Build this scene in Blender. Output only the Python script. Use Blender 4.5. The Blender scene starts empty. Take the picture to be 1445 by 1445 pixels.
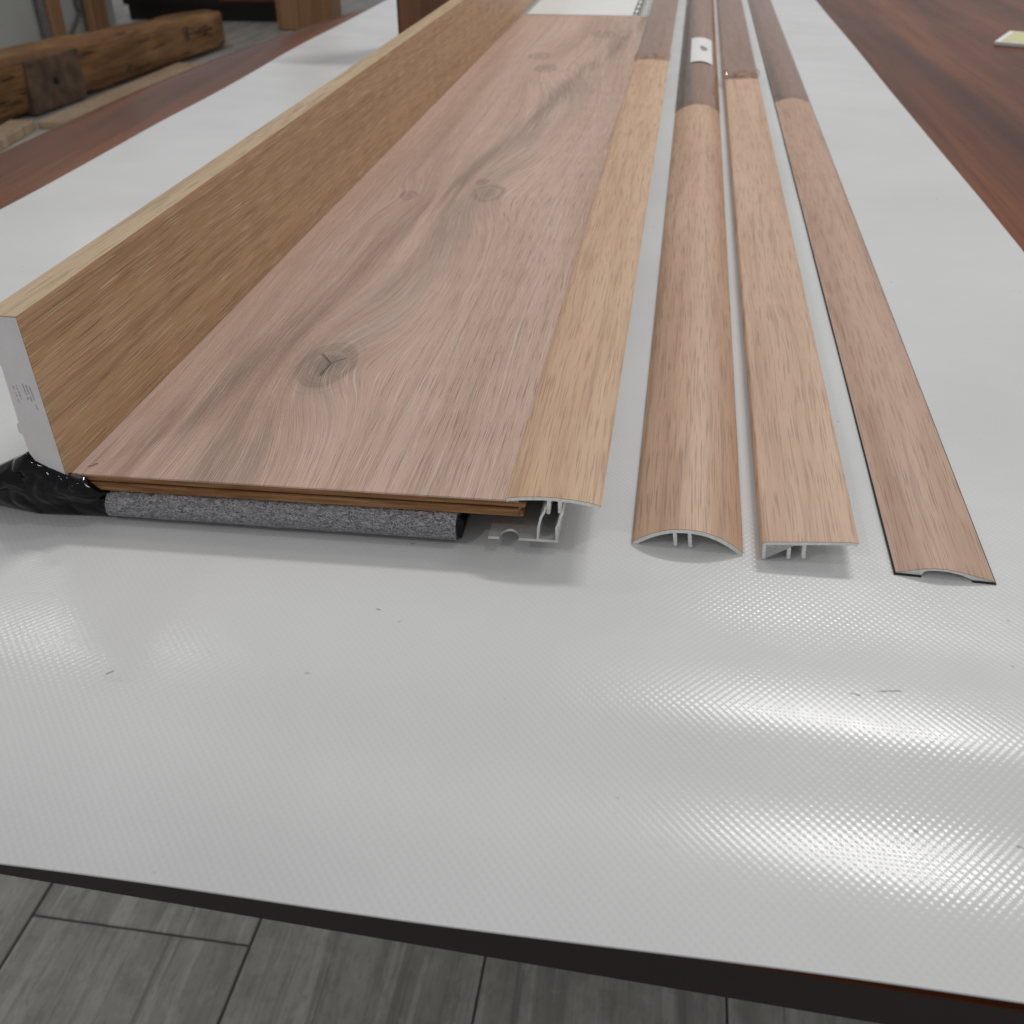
import bpy, bmesh, math, random
from mathutils import Matrix, Vector, noise as mnoise

random.seed(7)
S = bpy.context.scene
COL = S.collection

# ------------------------------------------------------------------ camera
CAM_H, FPX, CEN, VP, ROLL = 0.25, 1450.0, 722.5, (994.0, -241.0), math.radians(-0.4)
dy = Vector(((VP[0]-CEN)/FPX, (VP[1]-CEN)/FPX, 1.0)).normalized()
up = Vector((0, -dy.z, dy.y)).normalized()
if up.y > 0: up = -up
xx = dy.cross(up)
up2 = up*math.cos(ROLL) + xx*math.sin(ROLL)
xx2 = dy.cross(up2)
rows = (xx2, dy, up2)                       # world axes in camera (right, down, forward)
cd = bpy.data.cameras.new('camera'); cam = bpy.data.objects.new('camera', cd); COL.objects.link(cam)
M = Matrix.Identity(4)
for i in range(3):
    M[i][0] = rows[i][0]; M[i][1] = -rows[i][1]; M[i][2] = -rows[i][2]
M[2][3] = CAM_H
cam.matrix_world = M
cd.sensor_width = 36.0; cd.lens = 36.0*FPX/1445.0
cd.clip_start = 0.01; cd.clip_end = 100.0
cd.dof.use_dof = True; cd.dof.focus_distance = 0.42; cd.dof.aperture_fstop = 36.0/1000*1000/36*1.0
cd.dof.aperture_fstop = 22.0
S.camera = cam

# ------------------------------------------------------------------ world, lamps, exposure
w = bpy.data.worlds.new('World'); S.world = w; w.use_nodes = True
bg = w.node_tree.nodes['Background']
bg.inputs[0].default_value = (0.96, 0.97, 1.0, 1); bg.inputs[1].default_value = 0.31
def lamp(name, loc, target, power, radius, color=(1, 0.97, 0.93), tube=None):
    l = bpy.data.lights.new(name, 'AREA'); l.shape = 'DISK'; l.size = radius*2; l.energy = power; l.color = color
    if tube: l.shape = 'RECTANGLE'; l.size, l.size_y = tube
    o = bpy.data.objects.new(name, l); COL.objects.link(o); o.location = loc
    o.rotation_euler = (Vector(target)-Vector(loc)).to_track_quat('-Z', 'Y').to_euler()
    return o
lamp('ceiling_or_fill_spot', (0.50, 0.42, 2.25), (0.0, 0.5, 0), 2.6, 0.05)
lamp('ceiling_tube', (0.68, 2.50, 2.25), (0.2, 0.5, 0), 29.0, 0.06, (1.0, 0.99, 0.97), (0.90, 0.10))
lamp('ceiling_tube', (-2.00, 2.55, 2.25), (-0.2, 0.6, 0), 4.5, 0.06, (1.0, 0.99, 0.97), (0.6, 0.10))
lamp('ceiling_or_fill_spot', (-1.50, -1.30, 2.25), (-0.2, 0.5, 0), 6.5, 0.06)  # added fill lamp behind the camera, brightens floor and cut ends
lamp('ceiling_or_fill_spot', (2.30, 1.90, 2.25), (-0.1, 0.8, 0), 8.0, 0.22)
lamp('ceiling_or_fill_spot', (-2.9, 4.9, 2.25), (-2.9, 5.2, -0.7), 8.0, 0.08)  # added lamp out of view, lights the beam and the far floor
S.view_settings.view_transform = 'Standard'; S.view_settings.look = 'None'
S.view_settings.exposure = 0.10; S.view_settings.gamma = 1.0
S.render.engine = 'CYCLES'

# ------------------------------------------------------------------ node expression helper
class G:
    def __init__(s, name, rough=0.5, spec=0.5):
        s.mat = bpy.data.materials.new(name); s.mat.use_nodes = True
        s.t = s.mat.node_tree; s.n = s.t.nodes; s.l = s.t.links
        s.b = s.n['Principled BSDF']; s.out = s.n['Material Output']
        s.b.inputs['Roughness'].default_value = rough
        s.b.inputs['Specular IOR Level'].default_value = spec
        s.tc = None
    def put(s, sock, v):
        if isinstance(v, E): s.l.new(v.s, sock)
        elif isinstance(v, (tuple, list)):
            sock.default_value = tuple(v) + ((1,) if len(v) == 3 and len(sock.default_value) == 4 else ())
        else: sock.default_value = v
    def math(s, op, *a, clamp=False):
        nd = s.n.new('ShaderNodeMath'); nd.operation = op; nd.use_clamp = clamp
        for i, v in enumerate(a): s.put(nd.inputs[i], v)
        return E(s, nd.outputs[0])
    def coords(s):
        if s.tc is None:
            s.tc = s.n.new('ShaderNodeTexCoord'); sp = s.n.new('ShaderNodeSeparateXYZ')
            s.l.new(s.tc.outputs['Object'], sp.inputs[0]); s.xyz = [E(s, sp.outputs[i]) for i in range(3)]
        return s.xyz
    def rand(s):
        nd = s.n.new('ShaderNodeObjectInfo'); return E(s, nd.outputs['Random'])
    def vec(s, x, y, z=0.0):
        nd = s.n.new('ShaderNodeCombineXYZ')
        for i, v in enumerate((x, y, z)): s.put(nd.inputs[i], v)
        return E(s, nd.outputs[0])
    def noise(s, x, y, z=0.0, detail=2.0, rough=0.5, dist=0.0):
        nd = s.n.new('ShaderNodeTexNoise'); s.l.new(s.vec(x, y, z).s, nd.inputs['Vector'])
        nd.inputs['Scale'].default_value = 1.0; nd.inputs['Detail'].default_value = detail
        nd.inputs['Roughness'].default_value = rough; nd.inputs['Distortion'].default_value = dist
        return E(s, nd.outputs[0])
    def step(s, a, b, v):                      # smoothstep
        nd = s.n.new('ShaderNodeMapRange'); nd.interpolation_type = 'SMOOTHSTEP'
        s.put(nd.inputs[0], v); s.put(nd.inputs[1], a); s.put(nd.inputs[2], b)
        nd.inputs[3].default_value = 0; nd.inputs[4].default_value = 1
        return E(s, nd.outputs[0])
    def mix(s, f, a, b, mode='MIX'):
        nd = s.n.new('ShaderNodeMix'); nd.data_type = 'RGBA'; nd.blend_type = mode
        s.put(nd.inputs[0], f); s.put(nd.inputs[6], a); s.put(nd.inputs[7], b)
        return E(s, nd.outputs[2])
    def ramp(s, f, stops):
        nd = s.n.new('ShaderNodeValToRGB'); s.put(nd.inputs[0], f); r = nd.color_ramp
        while len(r.elements) < len(stops): r.elements.new(0.5)
        for e, (p, c) in zip(r.elements, stops): e.position = p; e.color = tuple(c) + (1,)
        return E(s, nd.outputs[0])
    def bump(s, h, dist, strength=1.0):
        nd = s.n.new('ShaderNodeBump'); s.put(nd.inputs['Height'], h)
        nd.inputs['Distance'].default_value = dist; nd.inputs['Strength'].default_value = strength
        s.l.new(nd.outputs[0], s.b.inputs['Normal'])
    def color(s, c): s.put(s.b.inputs['Base Color'], c)
    def roughness(s, c): s.put(s.b.inputs['Roughness'], c)
class E:
    def __init__(s, g, sock): s.g = g; s.s = sock
    def __add__(s, o): return s.g.math('ADD', s, o)
    __radd__ = __add__
    def __sub__(s, o): return s.g.math('SUBTRACT', s, o)
    def __rsub__(s, o): return s.g.math('SUBTRACT', o, s)
    def __mul__(s, o): return s.g.math('MULTIPLY', s, o)
    __rmul__ = __mul__
    def __truediv__(s, o): return s.g.math('DIVIDE', s, o)
    def sin(s): return s.g.math('SINE', s)
    def exp(s): return s.g.math('EXPONENT', s)
    def sqrt(s): return s.g.math('SQRT', s)
    def abs(s): return s.g.math('ABSOLUTE', s)
    def fract(s): return s.g.math('FRACT', s)
    def clamp(s): return s.g.math('ADD', s, 0.0, clamp=True)

def seg(g, x, y, ax, ay, bx, by, wid):          # soft mask of a line segment
    lx, ly = bx-ax, by-ay; L2 = lx*lx+ly*ly
    t = (((x-ax)*lx + (y-ay)*ly)/L2).clamp()
    d = ((x-ax-t*lx)*(x-ax-t*lx) + (y-ay-t*ly)*(y-ay-t*ly)).sqrt()
    return 1.0 - g.step(wid*0.3, wid, d)

# ------------------------------------------------------------------ materials
def mat_plank():
    g = G('laminate_decor', 0.46, 0.42); x, y, z = g.coords()
    F = x + 0.016*(g.noise(x*6, y*1.6, 3.1, 2)-0.5) + 0.0035*(g.noise(x*30, y*9, 5.0, 2)-0.5)
    knots = [(-0.1720, 0.460, 0.030, 0.075, 0.028), (-0.141, 0.765, 0.026, 0.10, 0.022), (-0.196, 0.752, 0.014, 0.05, -0.012),
             (-0.155, 1.25, 0.03, 0.12, 0.020), (-0.10, 1.05, 0.04, 0.2, -0.016), (-0.215, 0.40, 0.03, 0.12, -0.010)]
    for cx, cy, rx, ry, a in knots:
        u = (x-cx)/rx; v = (y-cy)/ry
        F = F + a*((u*u+v*v)*-1.0).exp()
    broad = g.noise(F*34, y*1.7, 1.0, 3, 0.55)
    rings = g.noise(F*210, y*2.2, 2.0, 2, 0.5)
    lines = (F*780 + 9.0*g.noise(F*40, y*3, 7.0, 2)).sin()
    lmod = g.step(0.42, 0.62, g.noise(F*110, y*5, 17.0, 2))
    pore = g.noise(F*2400, y*26, 4.0, 2, 0.6)
    pore2 = g.noise(F*1900, y*15, 9.0, 2, 0.6)
    c = g.ramp(broad, [(0.22, (0.425, 0.275, 0.208)), (0.43, (0.550, 0.370, 0.285)), (0.56, (0.615, 0.425, 0.335)), (0.76, (0.640, 0.470, 0.382))])
    c = g.mix(g.step(0.5, 0.72, rings)*0.30, c, (0.31, 0.21, 0.16))
    c = g.mix(g.step(0.80, 0.99, lines)*0.30*lmod, c, (0.68, 0.53, 0.44))
    ln2 = (F*780 + 9.0*g.noise(F*40, y*3, 7.0, 2) - 0.75).sin()
    c = g.mix(g.step(0.84, 0.99, ln2)*0.28*lmod, c, (0.25, 0.165, 0.125))
    # greyish heart streak running through the knots
    gr = (x + 0.172 - (y-0.46)*0.085 + 0.03*(g.noise(x*9, y*3.5, 21.0, 2)-0.5))/0.024
    grey = (gr*gr*-1.0).exp()*g.step(0.36, 0.62, g.noise(F*60, y*5, 12.0, 3))
    c = g.mix(grey*0.48, c, (0.30, 0.235, 0.195))
    drk = (x + 0.205 - (y-0.5)*0.13 + 0.03*(g.noise(x*10, y*3, 25.0, 2)-0.5))/0.011
    c = g.mix((drk*drk*-1.0).exp()*0.55*g.step(0.3, 0.6, g.noise(F*90, y*4, 31.0, 2)), c, (0.22, 0.145, 0.108))
    # knots: darker eye
    for cx, cy, r, s in [(-0.1690, 0.460, 0.0115, 0.85), (-0.139, 0.766, 0.0095, 0.50), (-0.149, 0.795, 0.004, 0.65), (-0.197, 0.752, 0.005, 0.5), (-0.158, 1.255, 0.010, 0.6), (-0.11, 1.50, 0.012, 0.5), (-0.175, 1.33, 0.01, 0.4)]:
        nx = x - cx + 0.006*(g.noise(x*90, y*50, cx*99, 2)-0.5); ny = (y - cy)*0.55 + 0.005*(g.noise(x*70, y*60, cy*77, 2)-0.5)
        d = (nx*nx + ny*ny).sqrt()
        m = 1.0 - g.step(r*0.35, r*1.15, d)
        rim = g.step(r*0.8, r*1.05, d)*(1.0 - g.step(r*1.05, r*1.5, d))
        c = g.mix(m*s, c, (0.235, 0.185, 0.155)); c = g.mix(rim*0.5, c, (0.22, 0.14, 0.105))
    kd = ((x+0.169)*(x+0.169) + (y-0.460)*(y-0.460)*0.30).sqrt() + 0.004*(g.noise(x*60, y*40, 5.5, 2)-0.5)
    c = g.mix(g.step(0.5, 0.98, (kd*1500).sin())*(1.0 - g.step(0.010, 0.024, kd))*0.40, c, (0.24, 0.165, 0.125))
    cr = 0.0
    cw = 0.0022*(g.noise(x*260, y*260, 66.0, 2)-0.5)
    for a in [(-0.1755, 0.4718, -0.1681, 0.4616), (-0.1681, 0.4616, -0.1690, 0.4480), (-0.1681, 0.4616, -0.1620, 0.4690), (-0.2405, 0.3475, -0.2385, 0.3500)]:
        m = seg(g, x+cw, y-cw, *a, 0.00085 if a[2] != -0.162 else 0.0005); cr = m if isinstance(cr, float) else g.math('MAXIMUM', cr, m)
    c = g.mix(cr*0.62, c, (0.09, 0.066, 0.05))
    # pores: dark and limed dashes
    edge = g.step(-0.16, -0.07, x)
    c = g.mix(g.step(0.57, 0.66, pore)*(0.38 + 0.42*edge), c, (0.20, 0.13, 0.095))
    c = g.mix(g.step(0.57, 0.64, pore2)*0.55, c, (0.72, 0.58, 0.49))
    g.color(c); g.roughness(0.42 + 0.18*pore)
    g.bump(pore*-0.9 + pore2*0.6 + rings*0.5 + lines*0.08 - cr*2.0, 0.00055, 0.8)
    return g.mat

def mat_oak(name, c0, c1, c2, seed, fx=1.0, cathedral=0.0, cx=0.0, rough=0.52):
    g = G(name, rough, 0.45); x, y, z = g.coords()
    F = x + 0.006*(g.noise(x*10, y*3.0, seed, 2)-0.5) + 0.0016*(g.noise(x*60, y*14, seed+1, 2)-0.5)
    if cathedral:
        v = g.noise(x*2, y*4.2, seed+8, 1)-0.5
        F = F + cathedral*v*((x-cx)*(x-cx)*-9000).exp()
    broad = g.noise(F*70*fx, y*3.0, seed+2, 3, 0.55)
    dash = g.noise(F*1350*fx, y*28, seed+3, 2, 0.55)
    dash2 = g.noise(F*300*fx, y*9, seed+4, 2, 0.5)
    fine = g.noise(F*1900*fx, y*60, seed+5, 1)
    c = g.ramp(broad, [(0.30, c0), (0.50, c1), (0.70, c2)])
    dark = (c0[0]*0.62, c0[1]*0.60, c0[2]*0.60)
    c = g.mix(g.step(0.52, 0.64, dash)*0.58, c, dark)
    c = g.mix(g.step(0.54, 0.68, dash2)*0.50, c, (dark[0]*1.2, dark[1]*1.2, dark[2]*1.25))
    c = g.mix(g.step(0.52, 0.8, fine)*0.20, c, (c2[0]*1.12, c2[1]*1.12, c2[2]*1.12))
    c = g.mix(g.step(0.5, 0.75, g.noise(x*80, y*25, seed+6, 3))*0.14, c, (c1[0]*0.8, c1[1]*0.72, c1[2]*0.72))
    g.color(c); g.roughness(rough-0.05 + 0.12*dash)
    g.bump(dash*0.5 + fine*0.3, 0.00015, 0.45)
    return g.mat

def mat_skirt():
    g = G('skirting_foil', 0.44, 0.4); x, y, z = g.coords()
    F = z + 0.004*(g.noise(z*9, y*1.3, 41.0, 2)-0.5) + 0.0005*(g.noise(z*50, y*9, 43.0, 2)-0.5)
    broad = g.noise(F*60, y*1.6, 44.0, 3)
    dash = g.noise(F*1900, y*20, 45.0, 2, 0.55); dash2 = g.noise(F*2100, y*26, 47.0, 1, 0.5)
    ln = g.noise(F*220, y*3.0, 48.0, 2)
    c = g.ramp(broad, [(0.3, (0.410, 0.242, 0.125)), (0.5, (0.475, 0.290, 0.158)), (0.7, (0.525, 0.332, 0.188))])
    c = g.mix(g.step(0.5, 0.7, ln)*0.35, c, (0.23, 0.135, 0.07))
    c = g.mix(g.step(0.55, 0.64, dash)*0.68, c, (0.18, 0.10, 0.052))
    c = g.mix(g.step(0.61, 0.67, dash2)*0.68, c, (0.72, 0.57, 0.40))
    g.color(c); g.bump(dash*-0.6 + dash2*-0.5, 0.0004, 0.6)
    return g.mat

def mat_mat():
    g = G('woven_vinyl', 0.33, 0.22); x, y, z = g.coords()
    wob = 0.0006*(g.noise(x*25, y*25, 1.0, 2)-0.5)
    a, b = math.pi/0.0015, math.pi/0.0017
    wy = g.math('MINIMUM', g.math('MAXIMUM', ((y+wob)*b).sin()*1.25, -1.0), 1.0)
    wv = ((x+wob)*a).sin()*wy
    amp = (0.45 + 1.1*g.noise(x*14, y*14, 6.0, 2))*(0.5 + 1.0*g.noise(x*420, y*380, 16.0, 1))
    fine = g.noise(x*900, y*900, 2.0, 2)
    dirt = g.noise(x*5, y*5, 3.0, 4, 0.6)
    c = g.mix(g.step(0.3, 0.75, dirt), (0.745, 0.748, 0.745), (0.685, 0.688, 0.684))
    c = g.mix(g.step(-0.3, -0.95, wv)*0.10, c, (0.52, 0.52, 0.50))
    sp = g.noise(x*170, y*170, 8.0, 1)*0.55 + g.noise(x*26, y*26, 9.0, 2)*0.45
    c = g.mix(g.step(0.70, 0.73, sp)*0.45, c, (0.22, 0.21, 0.20))
    sm = g.noise(x*30, y*60, 14.0, 3, 0.6)
    c = g.mix(g.step(0.66, 0.78, sm)*0.10, c, (0.40, 0.39, 0.37))
    for q in [(0.0735, 0.2745, 0.0762, 0.2738), (0.083, 0.2770, 0.0905, 0.2785), (-0.1005, 0.297, -0.0995, 0.2965), (0.0860, 0.2195, 0.0866, 0.2190), (0.115, 0.218, 0.120, 0.2165), (-0.186, 0.247, -0.1845, 0.2485)]:
        c = g.mix(seg(g, x, y, *q, 0.0007)*0.6, c, (0.2, 0.2, 0.19))
    g.color(c)
    g.roughness(0.17 + 0.07*g.step(0.35, 0.7, g.noise(x*16, y*24, 4.0, 4, 0.6)))
    g.bump(wv*amp + fine*0.08, 0.000021, 1.0)
    return g.mat

def mat_mahogany(name, gloss=0.22, rot=0.0, k=1.0):
    g = G(name, gloss, 0.12); x0, y0, z = g.coords()
    x = x0*math.cos(rot) - y0*math.sin(rot); y = x0*math.sin(rot) + y0*math.cos(rot)
    F = x + 0.03*(g.noise(x*4, y*1.5, 1.0, 2)-0.5)
    b = g.noise(F*16, y*0.7, 2.0, 2, 0.5); f = g.noise(F*420, y*7, 3.0, 2); b2 = g.noise(F*70, y*2.0, 5.0, 2)
    c = g.ramp(b, [(0.32, (0.036*k, 0.0100*k, 0.0045*k)), (0.48, (0.092*k, 0.0265*k, 0.0090*k)), (0.66, (0.155*k, 0.049*k, 0.0155*k))])
    c = g.mix(g.step(0.5, 0.75, b2)*0.45, c, (0.036*k, 0.010*k, 0.005*k))
    c = g.mix(g.step(0.45, 0.75, f)*0.45, c, (0.045*k, 0.013*k, 0.006*k))
    g.color(c); g.roughness(gloss + 0.10*g.noise(x*6, y*6, 8.0, 3)); g.bump(f, 0.0001, 0.25)
    return g.mat

def mat_tile():
    g = G('tile_glaze', 0.5, 0.45); x, y, z = g.coords(); r = g.rand()*57.0
    F = x + 0.03*(g.noise(x*5, y*2, r, 2)-0.5)
    b = g.noise(F*24, y*1.6, r+2, 4, 0.6); f = g.noise(F*170, y*6, r+4, 3); st = g.noise(F*60, y*1.3, r+6, 2)
    c = g.ramp(b, [(0.30, (0.30, 0.285, 0.26)), (0.5, (0.44, 0.425, 0.39)), (0.7, (0.56, 0.545, 0.505))])
    c = g.mix(g.step(0.52, 0.66, f)*0.5, c, (0.27, 0.26, 0.235))
    c = g.mix(g.step(0.58, 0.63, st)*0.6, c, (0.64, 0.625, 0.58))
    c = g.mix(g.step(0.66, 0.69, g.noise(F*95, y*1.1, r+9, 2))*0.6, c, (0.16, 0.157, 0.147))
    c = g.mix(g.rand()*0.25, c, (0.34, 0.33, 0.305))
    mo = g.noise(x*42, y*30, r+13, 5, 0.7)
    c = g.mix(g.step(0.50, 0.64, mo)*0.42, c, (0.27, 0.262, 0.235)); c = g.mix(g.step(0.46, 0.34, mo)*0.35, c, (0.60, 0.59, 0.545))
    c = g.mix(g.step(0.55, 0.66, g.noise(x*260, y*60, r+17, 3))*0.28, c, (0.22, 0.213, 0.19))
    g.color(c); g.bump(f*0.5 + b, 0.0006, 0.35)
    return g.mat

def mat_simple(name, c, rough=0.5, metal=0.0, var=0.12, scale=60.0, bump=0.0, bscale=300.0, spec=0.5):
    g = G(name, rough, spec); x, y, z = g.coords(); n = g.noise(x*scale, y*scale, z*scale, 3)
    d = tuple(v*(1-var) for v in c); u = tuple(min(1, v*(1+var)) for v in c)
    g.color(g.mix(g.step(0.3, 0.7, n), d, u)); g.b.inputs['Metallic'].default_value = metal
    if bump: g.bump(g.noise(x*bscale, y*bscale, z*bscale, 3), bump, 0.8)
    return g.mat

def mat_core():
    g = G('fibreboard_core', 0.75, 0.3); x, y, z = g.coords()
    f = g.noise(x*160, y*160, z*2200, 3); n = g.noise(x*40, y*40, z*900, 2)
    c = g.ramp(n, [(0.3, (0.20, 0.090, 0.034)), (0.5, (0.30, 0.150, 0.062)), (0.7, (0.40, 0.215, 0.10))])
    c = g.mix(g.step(0.5, 0.7, f)*0.4, c, (0.14, 0.062, 0.026)); g.color(c); g.bump(f, 0.0004, 0.7)
    return g.mat

def mat_mdf_white():
    g = G('pale_core', 0.7, 0.3); x, y, z = g.coords()
    n = g.noise(x*500, y*500, z*500, 3); b = g.noise(x*50, y*50, z*40, 3)
    c = g.mix(g.step(0.3, 0.7, b), (0.74, 0.70, 0.70), (0.80, 0.765, 0.765))
    c = g.mix(g.step(0.5, 0.75, n)*0.25, c, (0.62, 0.59, 0.59))
    pr = None                                   # faint stamped print lines on the sawn end
    for xa, za, zb in [(-0.2575, 0.0575, 0.0645), (-0.2560, 0.0585, 0.0650), (-0.2530, 0.0590, 0.0660), (-0.2516, 0.0575, 0.0655), (-0.2503, 0.0590, 0.0650), (-0.2500, 0.0545, 0.0575)]:
        m = seg(g, x, z, xa+0.0004, za, xa-0.0002, zb, 0.0005); pr = m if pr is None else g.math('MAXIMUM', pr, m)
    c = g.mix(pr*0.55*g.step(0.40, 0.5, g.noise(x*300, 0.0, z*900, 1)), c, (0.16, 0.16, 0.18)); g.color(c)
    g.bump(n, 0.0002, 0.5)
    return g.mat

def mat_felt():
    g = G('grey_felt', 0.34, 0.6); x, y, z = g.coords()
    n = g.noise(x*1100, y*1100, z*1100, 3, 0.6); b = g.noise(x*260, y*260, z*260, 2); f = g.noise(x*2300, y*500, z*2300, 2, 0.6, 1.0)
    fb = g.noise(x*700 + 3.0*b, y*700, z*1500, 2, 0.6, 1.5)
    c = g.ramp(fb, [(0.36, (0.15, 0.145, 0.155)), (0.5, (0.42, 0.415, 0.43)), (0.64, (0.80, 0.79, 0.82))])
    c = g.mix(g.step(0.60, 0.68, n)*0.8, c, (0.95, 0.95, 0.97))
    c = g.mix(g.step(0.42, 0.34, n)*0.6, c, (0.06, 0.058, 0.065))
    c = g.mix(g.step(0.4, 0.7, b)*0.30, c, (0.40, 0.39, 0.41))
    g.color(c); g.b.inputs['Metallic'].default_value = 0.45
    g.roughness(0.28 + 0.35*b); g.bump(f + n*0.8, 0.0011, 1.0)
    return g.mat

def mat_beam():
    g = G('hewn_timber', 0.65, 0.3); x, y, z = g.coords()
    F = z + 0.06*(g.noise(x*3, y*2, z*3, 2)-0.5)
    b = g.noise(F*18, y*2.2, x*6, 4, 0.6); f = g.noise(F*110, y*6, x*20, 3); p = g.noise(x*5, y*5, z*7, 3)
    c = g.ramp(b, [(0.3, (0.135, 0.064, 0.024)), (0.5, (0.265, 0.132, 0.052)), (0.7, (0.37, 0.205, 0.090))])
    c = g.mix(g.step(0.5, 0.7, f)*0.4, c, (0.12, 0.053, 0.02)); c = g.mix(g.step(0.52, 0.72, p)*0.4, c, (0.42, 0.24, 0.115))
    g.color(c); ck = g.noise(F*45, y*1.6, x*30, 3)
    c = g.mix(g.step(0.62, 0.66, ck)*0.8, c, (0.03, 0.014, 0.007)); g.color(c)
    g.bump(b + f*0.6 - g.step(0.60, 0.66, ck), 0.016, 0.8)
    return g.mat

def mat_film():
    g = G('clear_film', 0.1); x, y, z = g.coords()
    n = g.n
    tr = n.new('ShaderNodeBsdfTransparent'); tr.inputs[0].default_value = (0.86, 0.82, 0.80, 1)
    gl = n.new('ShaderNodeBsdfGlossy'); gl.inputs['Roughness'].default_value = 0.07; gl.inputs[0].default_value = (0.9, 0.9, 0.9, 1)
    fr = n.new('ShaderNodeFresnel'); fr.inputs[0].default_value = 1.55
    bp = n.new('ShaderNodeBump'); bp.inputs['Distance'].default_value = 0.0009; bp.inputs['Strength'].default_value = 0.6
    h = g.noise(x*60, y*22, z*40, 3); g.l.new(h.s, bp.inputs['Height'])
    g.l.new(bp.outputs[0], gl.inputs['Normal']); g.l.new(bp.outputs[0], fr.inputs['Normal'])
    mx = n.new('ShaderNodeMixShader'); g.l.new(fr.outputs[0], mx.inputs[0]); g.l.new(tr.outputs[0], mx.inputs[1]); g.l.new(gl.outputs[0], mx.inputs[2])
    g.l.new(mx.outputs[0], g.out.inputs[0]); n.remove(g.b)
    return g.mat

def mat_card():
    g = G('printed_card', 0.45, 0.4); x, y, z = g.coords()
    n = g.noise(x*70, y*70, 2.0, 3)
    g.color(g.mix(g.step(0.35, 0.65, n), (0.60, 0.62, 0.30), (0.66, 0.60, 0.36)))
    return g.mat

MT = dict(
    plank=mat_plank(), core=mat_core(), skirt=mat_skirt(), pale=mat_mdf_white(), mat=mat_mat(), felt=mat_felt(),
    oak1=mat_oak('oak_foil_honey', (0.53, 0.330, 0.203), (0.63, 0.415, 0.265), (0.68, 0.462, 0.310), 11.0, 1.0, 0.010, -0.037),
    oak2=mat_oak('oak_foil_warm', (0.49, 0.303, 0.198), (0.59, 0.382, 0.258), (0.66, 0.450, 0.318), 23.0, 1.0),
    oak3=mat_oak('oak_foil_light', (0.53, 0.334, 0.222), (0.62, 0.412, 0.284), (0.67, 0.460, 0.328), 37.0, 1.0, 0.012, 0.065),
    oak4=mat_oak('oak_foil_rosy', (0.45, 0.282, 0.198), (0.54, 0.350, 0.252), (0.59, 0.398, 0.292), 53.0, 1.0, 0.009, 0.117),
    topedge=mat_oak('skirting_top_foil', (0.48, 0.335, 0.195), (0.56, 0.405, 0.25), (0.60, 0.45, 0.285), 61.0, 0.7),
    alu=mat_simple('mill_aluminium', (0.84, 0.84, 0.83), 0.36, 0.55, 0.08, 300, 0.00015, 900),
    sawn=mat_simple('sawn_aluminium', (0.93, 0.93, 0.90), 0.55, 0.0, 0.10, 700, 0.0003, 1500),
    black=mat_simple('black_film', (0.0025, 0.0025, 0.0035), 0.06, 0.0, 0.3, 30, 0.0002, 60, 0.30),
    blackmatt=mat_simple('matt_black', (0.012, 0.010, 0.010), 0.6),
    tabletop=mat_mahogany('mahogany_top', 0.22, math.radians(-2.5), 1.3), tableedge=mat_simple('shaded_table_edge', (0.016, 0.0065, 0.005), 0.45),  # table edge: shade on the side face put into a near-black brown
    block=mat_oak('stained_sample', (0.13, 0.052, 0.022), (0.19, 0.080, 0.035), (0.24, 0.105, 0.048), 91.0, 0.5),
    tile=mat_tile(), grout=mat_simple('grout', (0.12, 0.117, 0.11), 0.9), wall=mat_simple('painted_wall', (0.50, 0.51, 0.48), 0.7, 0, 0.05, 4),
    beam=mat_beam(), endgrain=mat_simple('grey_end_grain', (0.115, 0.072, 0.045), 0.8, 0, 0.4, 14, 0.01, 30), hole=mat_simple('dark_hole', (0.012, 0.007, 0.005), 0.9),
    palewood=mat_oak('raw_pine', (0.42, 0.29, 0.18), (0.50, 0.36, 0.235), (0.55, 0.41, 0.28), 71.0, 0.12),
    postwood=mat_oak('pine_post', (0.27, 0.135, 0.062), (0.36, 0.19, 0.095), (0.42, 0.23, 0.12), 77.0, 0.1),
    darkwood=mat_simple('dark_lacquer', (0.010, 0.006, 0.005), 0.4), redwood=mat_simple('red_drawer', (0.10, 0.036, 0.017), 0.4, 0, 0.3, 9),
    paper=mat_simple('white_paper', (0.78, 0.78, 0.76), 0.6, 0, 0.02), ink=mat_simple('black_ink', (0.02, 0.02, 0.022), 0.6), card=mat_card(),
    greyink=mat_simple('grey_ink', (0.12, 0.13, 0.15), 0.6),
    film=mat_film(), cable=mat_simple('grey_cable', (0.10, 0.10, 0.105), 0.5), pipe=mat_simple('grey_pipe', (0.17, 0.165, 0.16), 0.5))

# ------------------------------------------------------------------ mesh helpers (meshes hold world coordinates unless said)
def mesh_obj(name, verts, faces, material, parent=None, smooth=False):
    me = bpy.data.meshes.new(name); me.from_pydata(verts, [], faces); me.validate()
    bm = bmesh.new(); bm.from_mesh(me); bmesh.ops.recalc_face_normals(bm, faces=bm.faces); bm.to_mesh(me); bm.free()
    if smooth:
        for p in me.polygons: p.use_smooth = True
        me.set_sharp_from_angle(angle=math.radians(50))
    me.materials.append(material)
    o = bpy.data.objects.new(name, me); COL.objects.link(o)
    if parent:
        o.parent = parent; o.matrix_parent_inverse = Matrix.Translation(-world_loc(parent))
    return o
def world_loc(o):
    v = Vector(o.location)
    if o.parent and o.parent.type == 'EMPTY' and o.type == 'EMPTY': v += world_loc(o.parent)
    return v if o.type == 'EMPTY' else Vector((0, 0, 0))
def tag(o, label, cat, group=None, kind=None):
    if label: o['label'] = label
    if cat: o['category'] = cat
    if group: o['group'] = group
    if kind: o['kind'] = kind
    return o
def thing(name, loc, label, cat, group=None):
    o = bpy.data.objects.new(name, None); COL.objects.link(o); o.location = loc; o.empty_display_size = 0.02
    return tag(o, label, cat, group)
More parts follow.
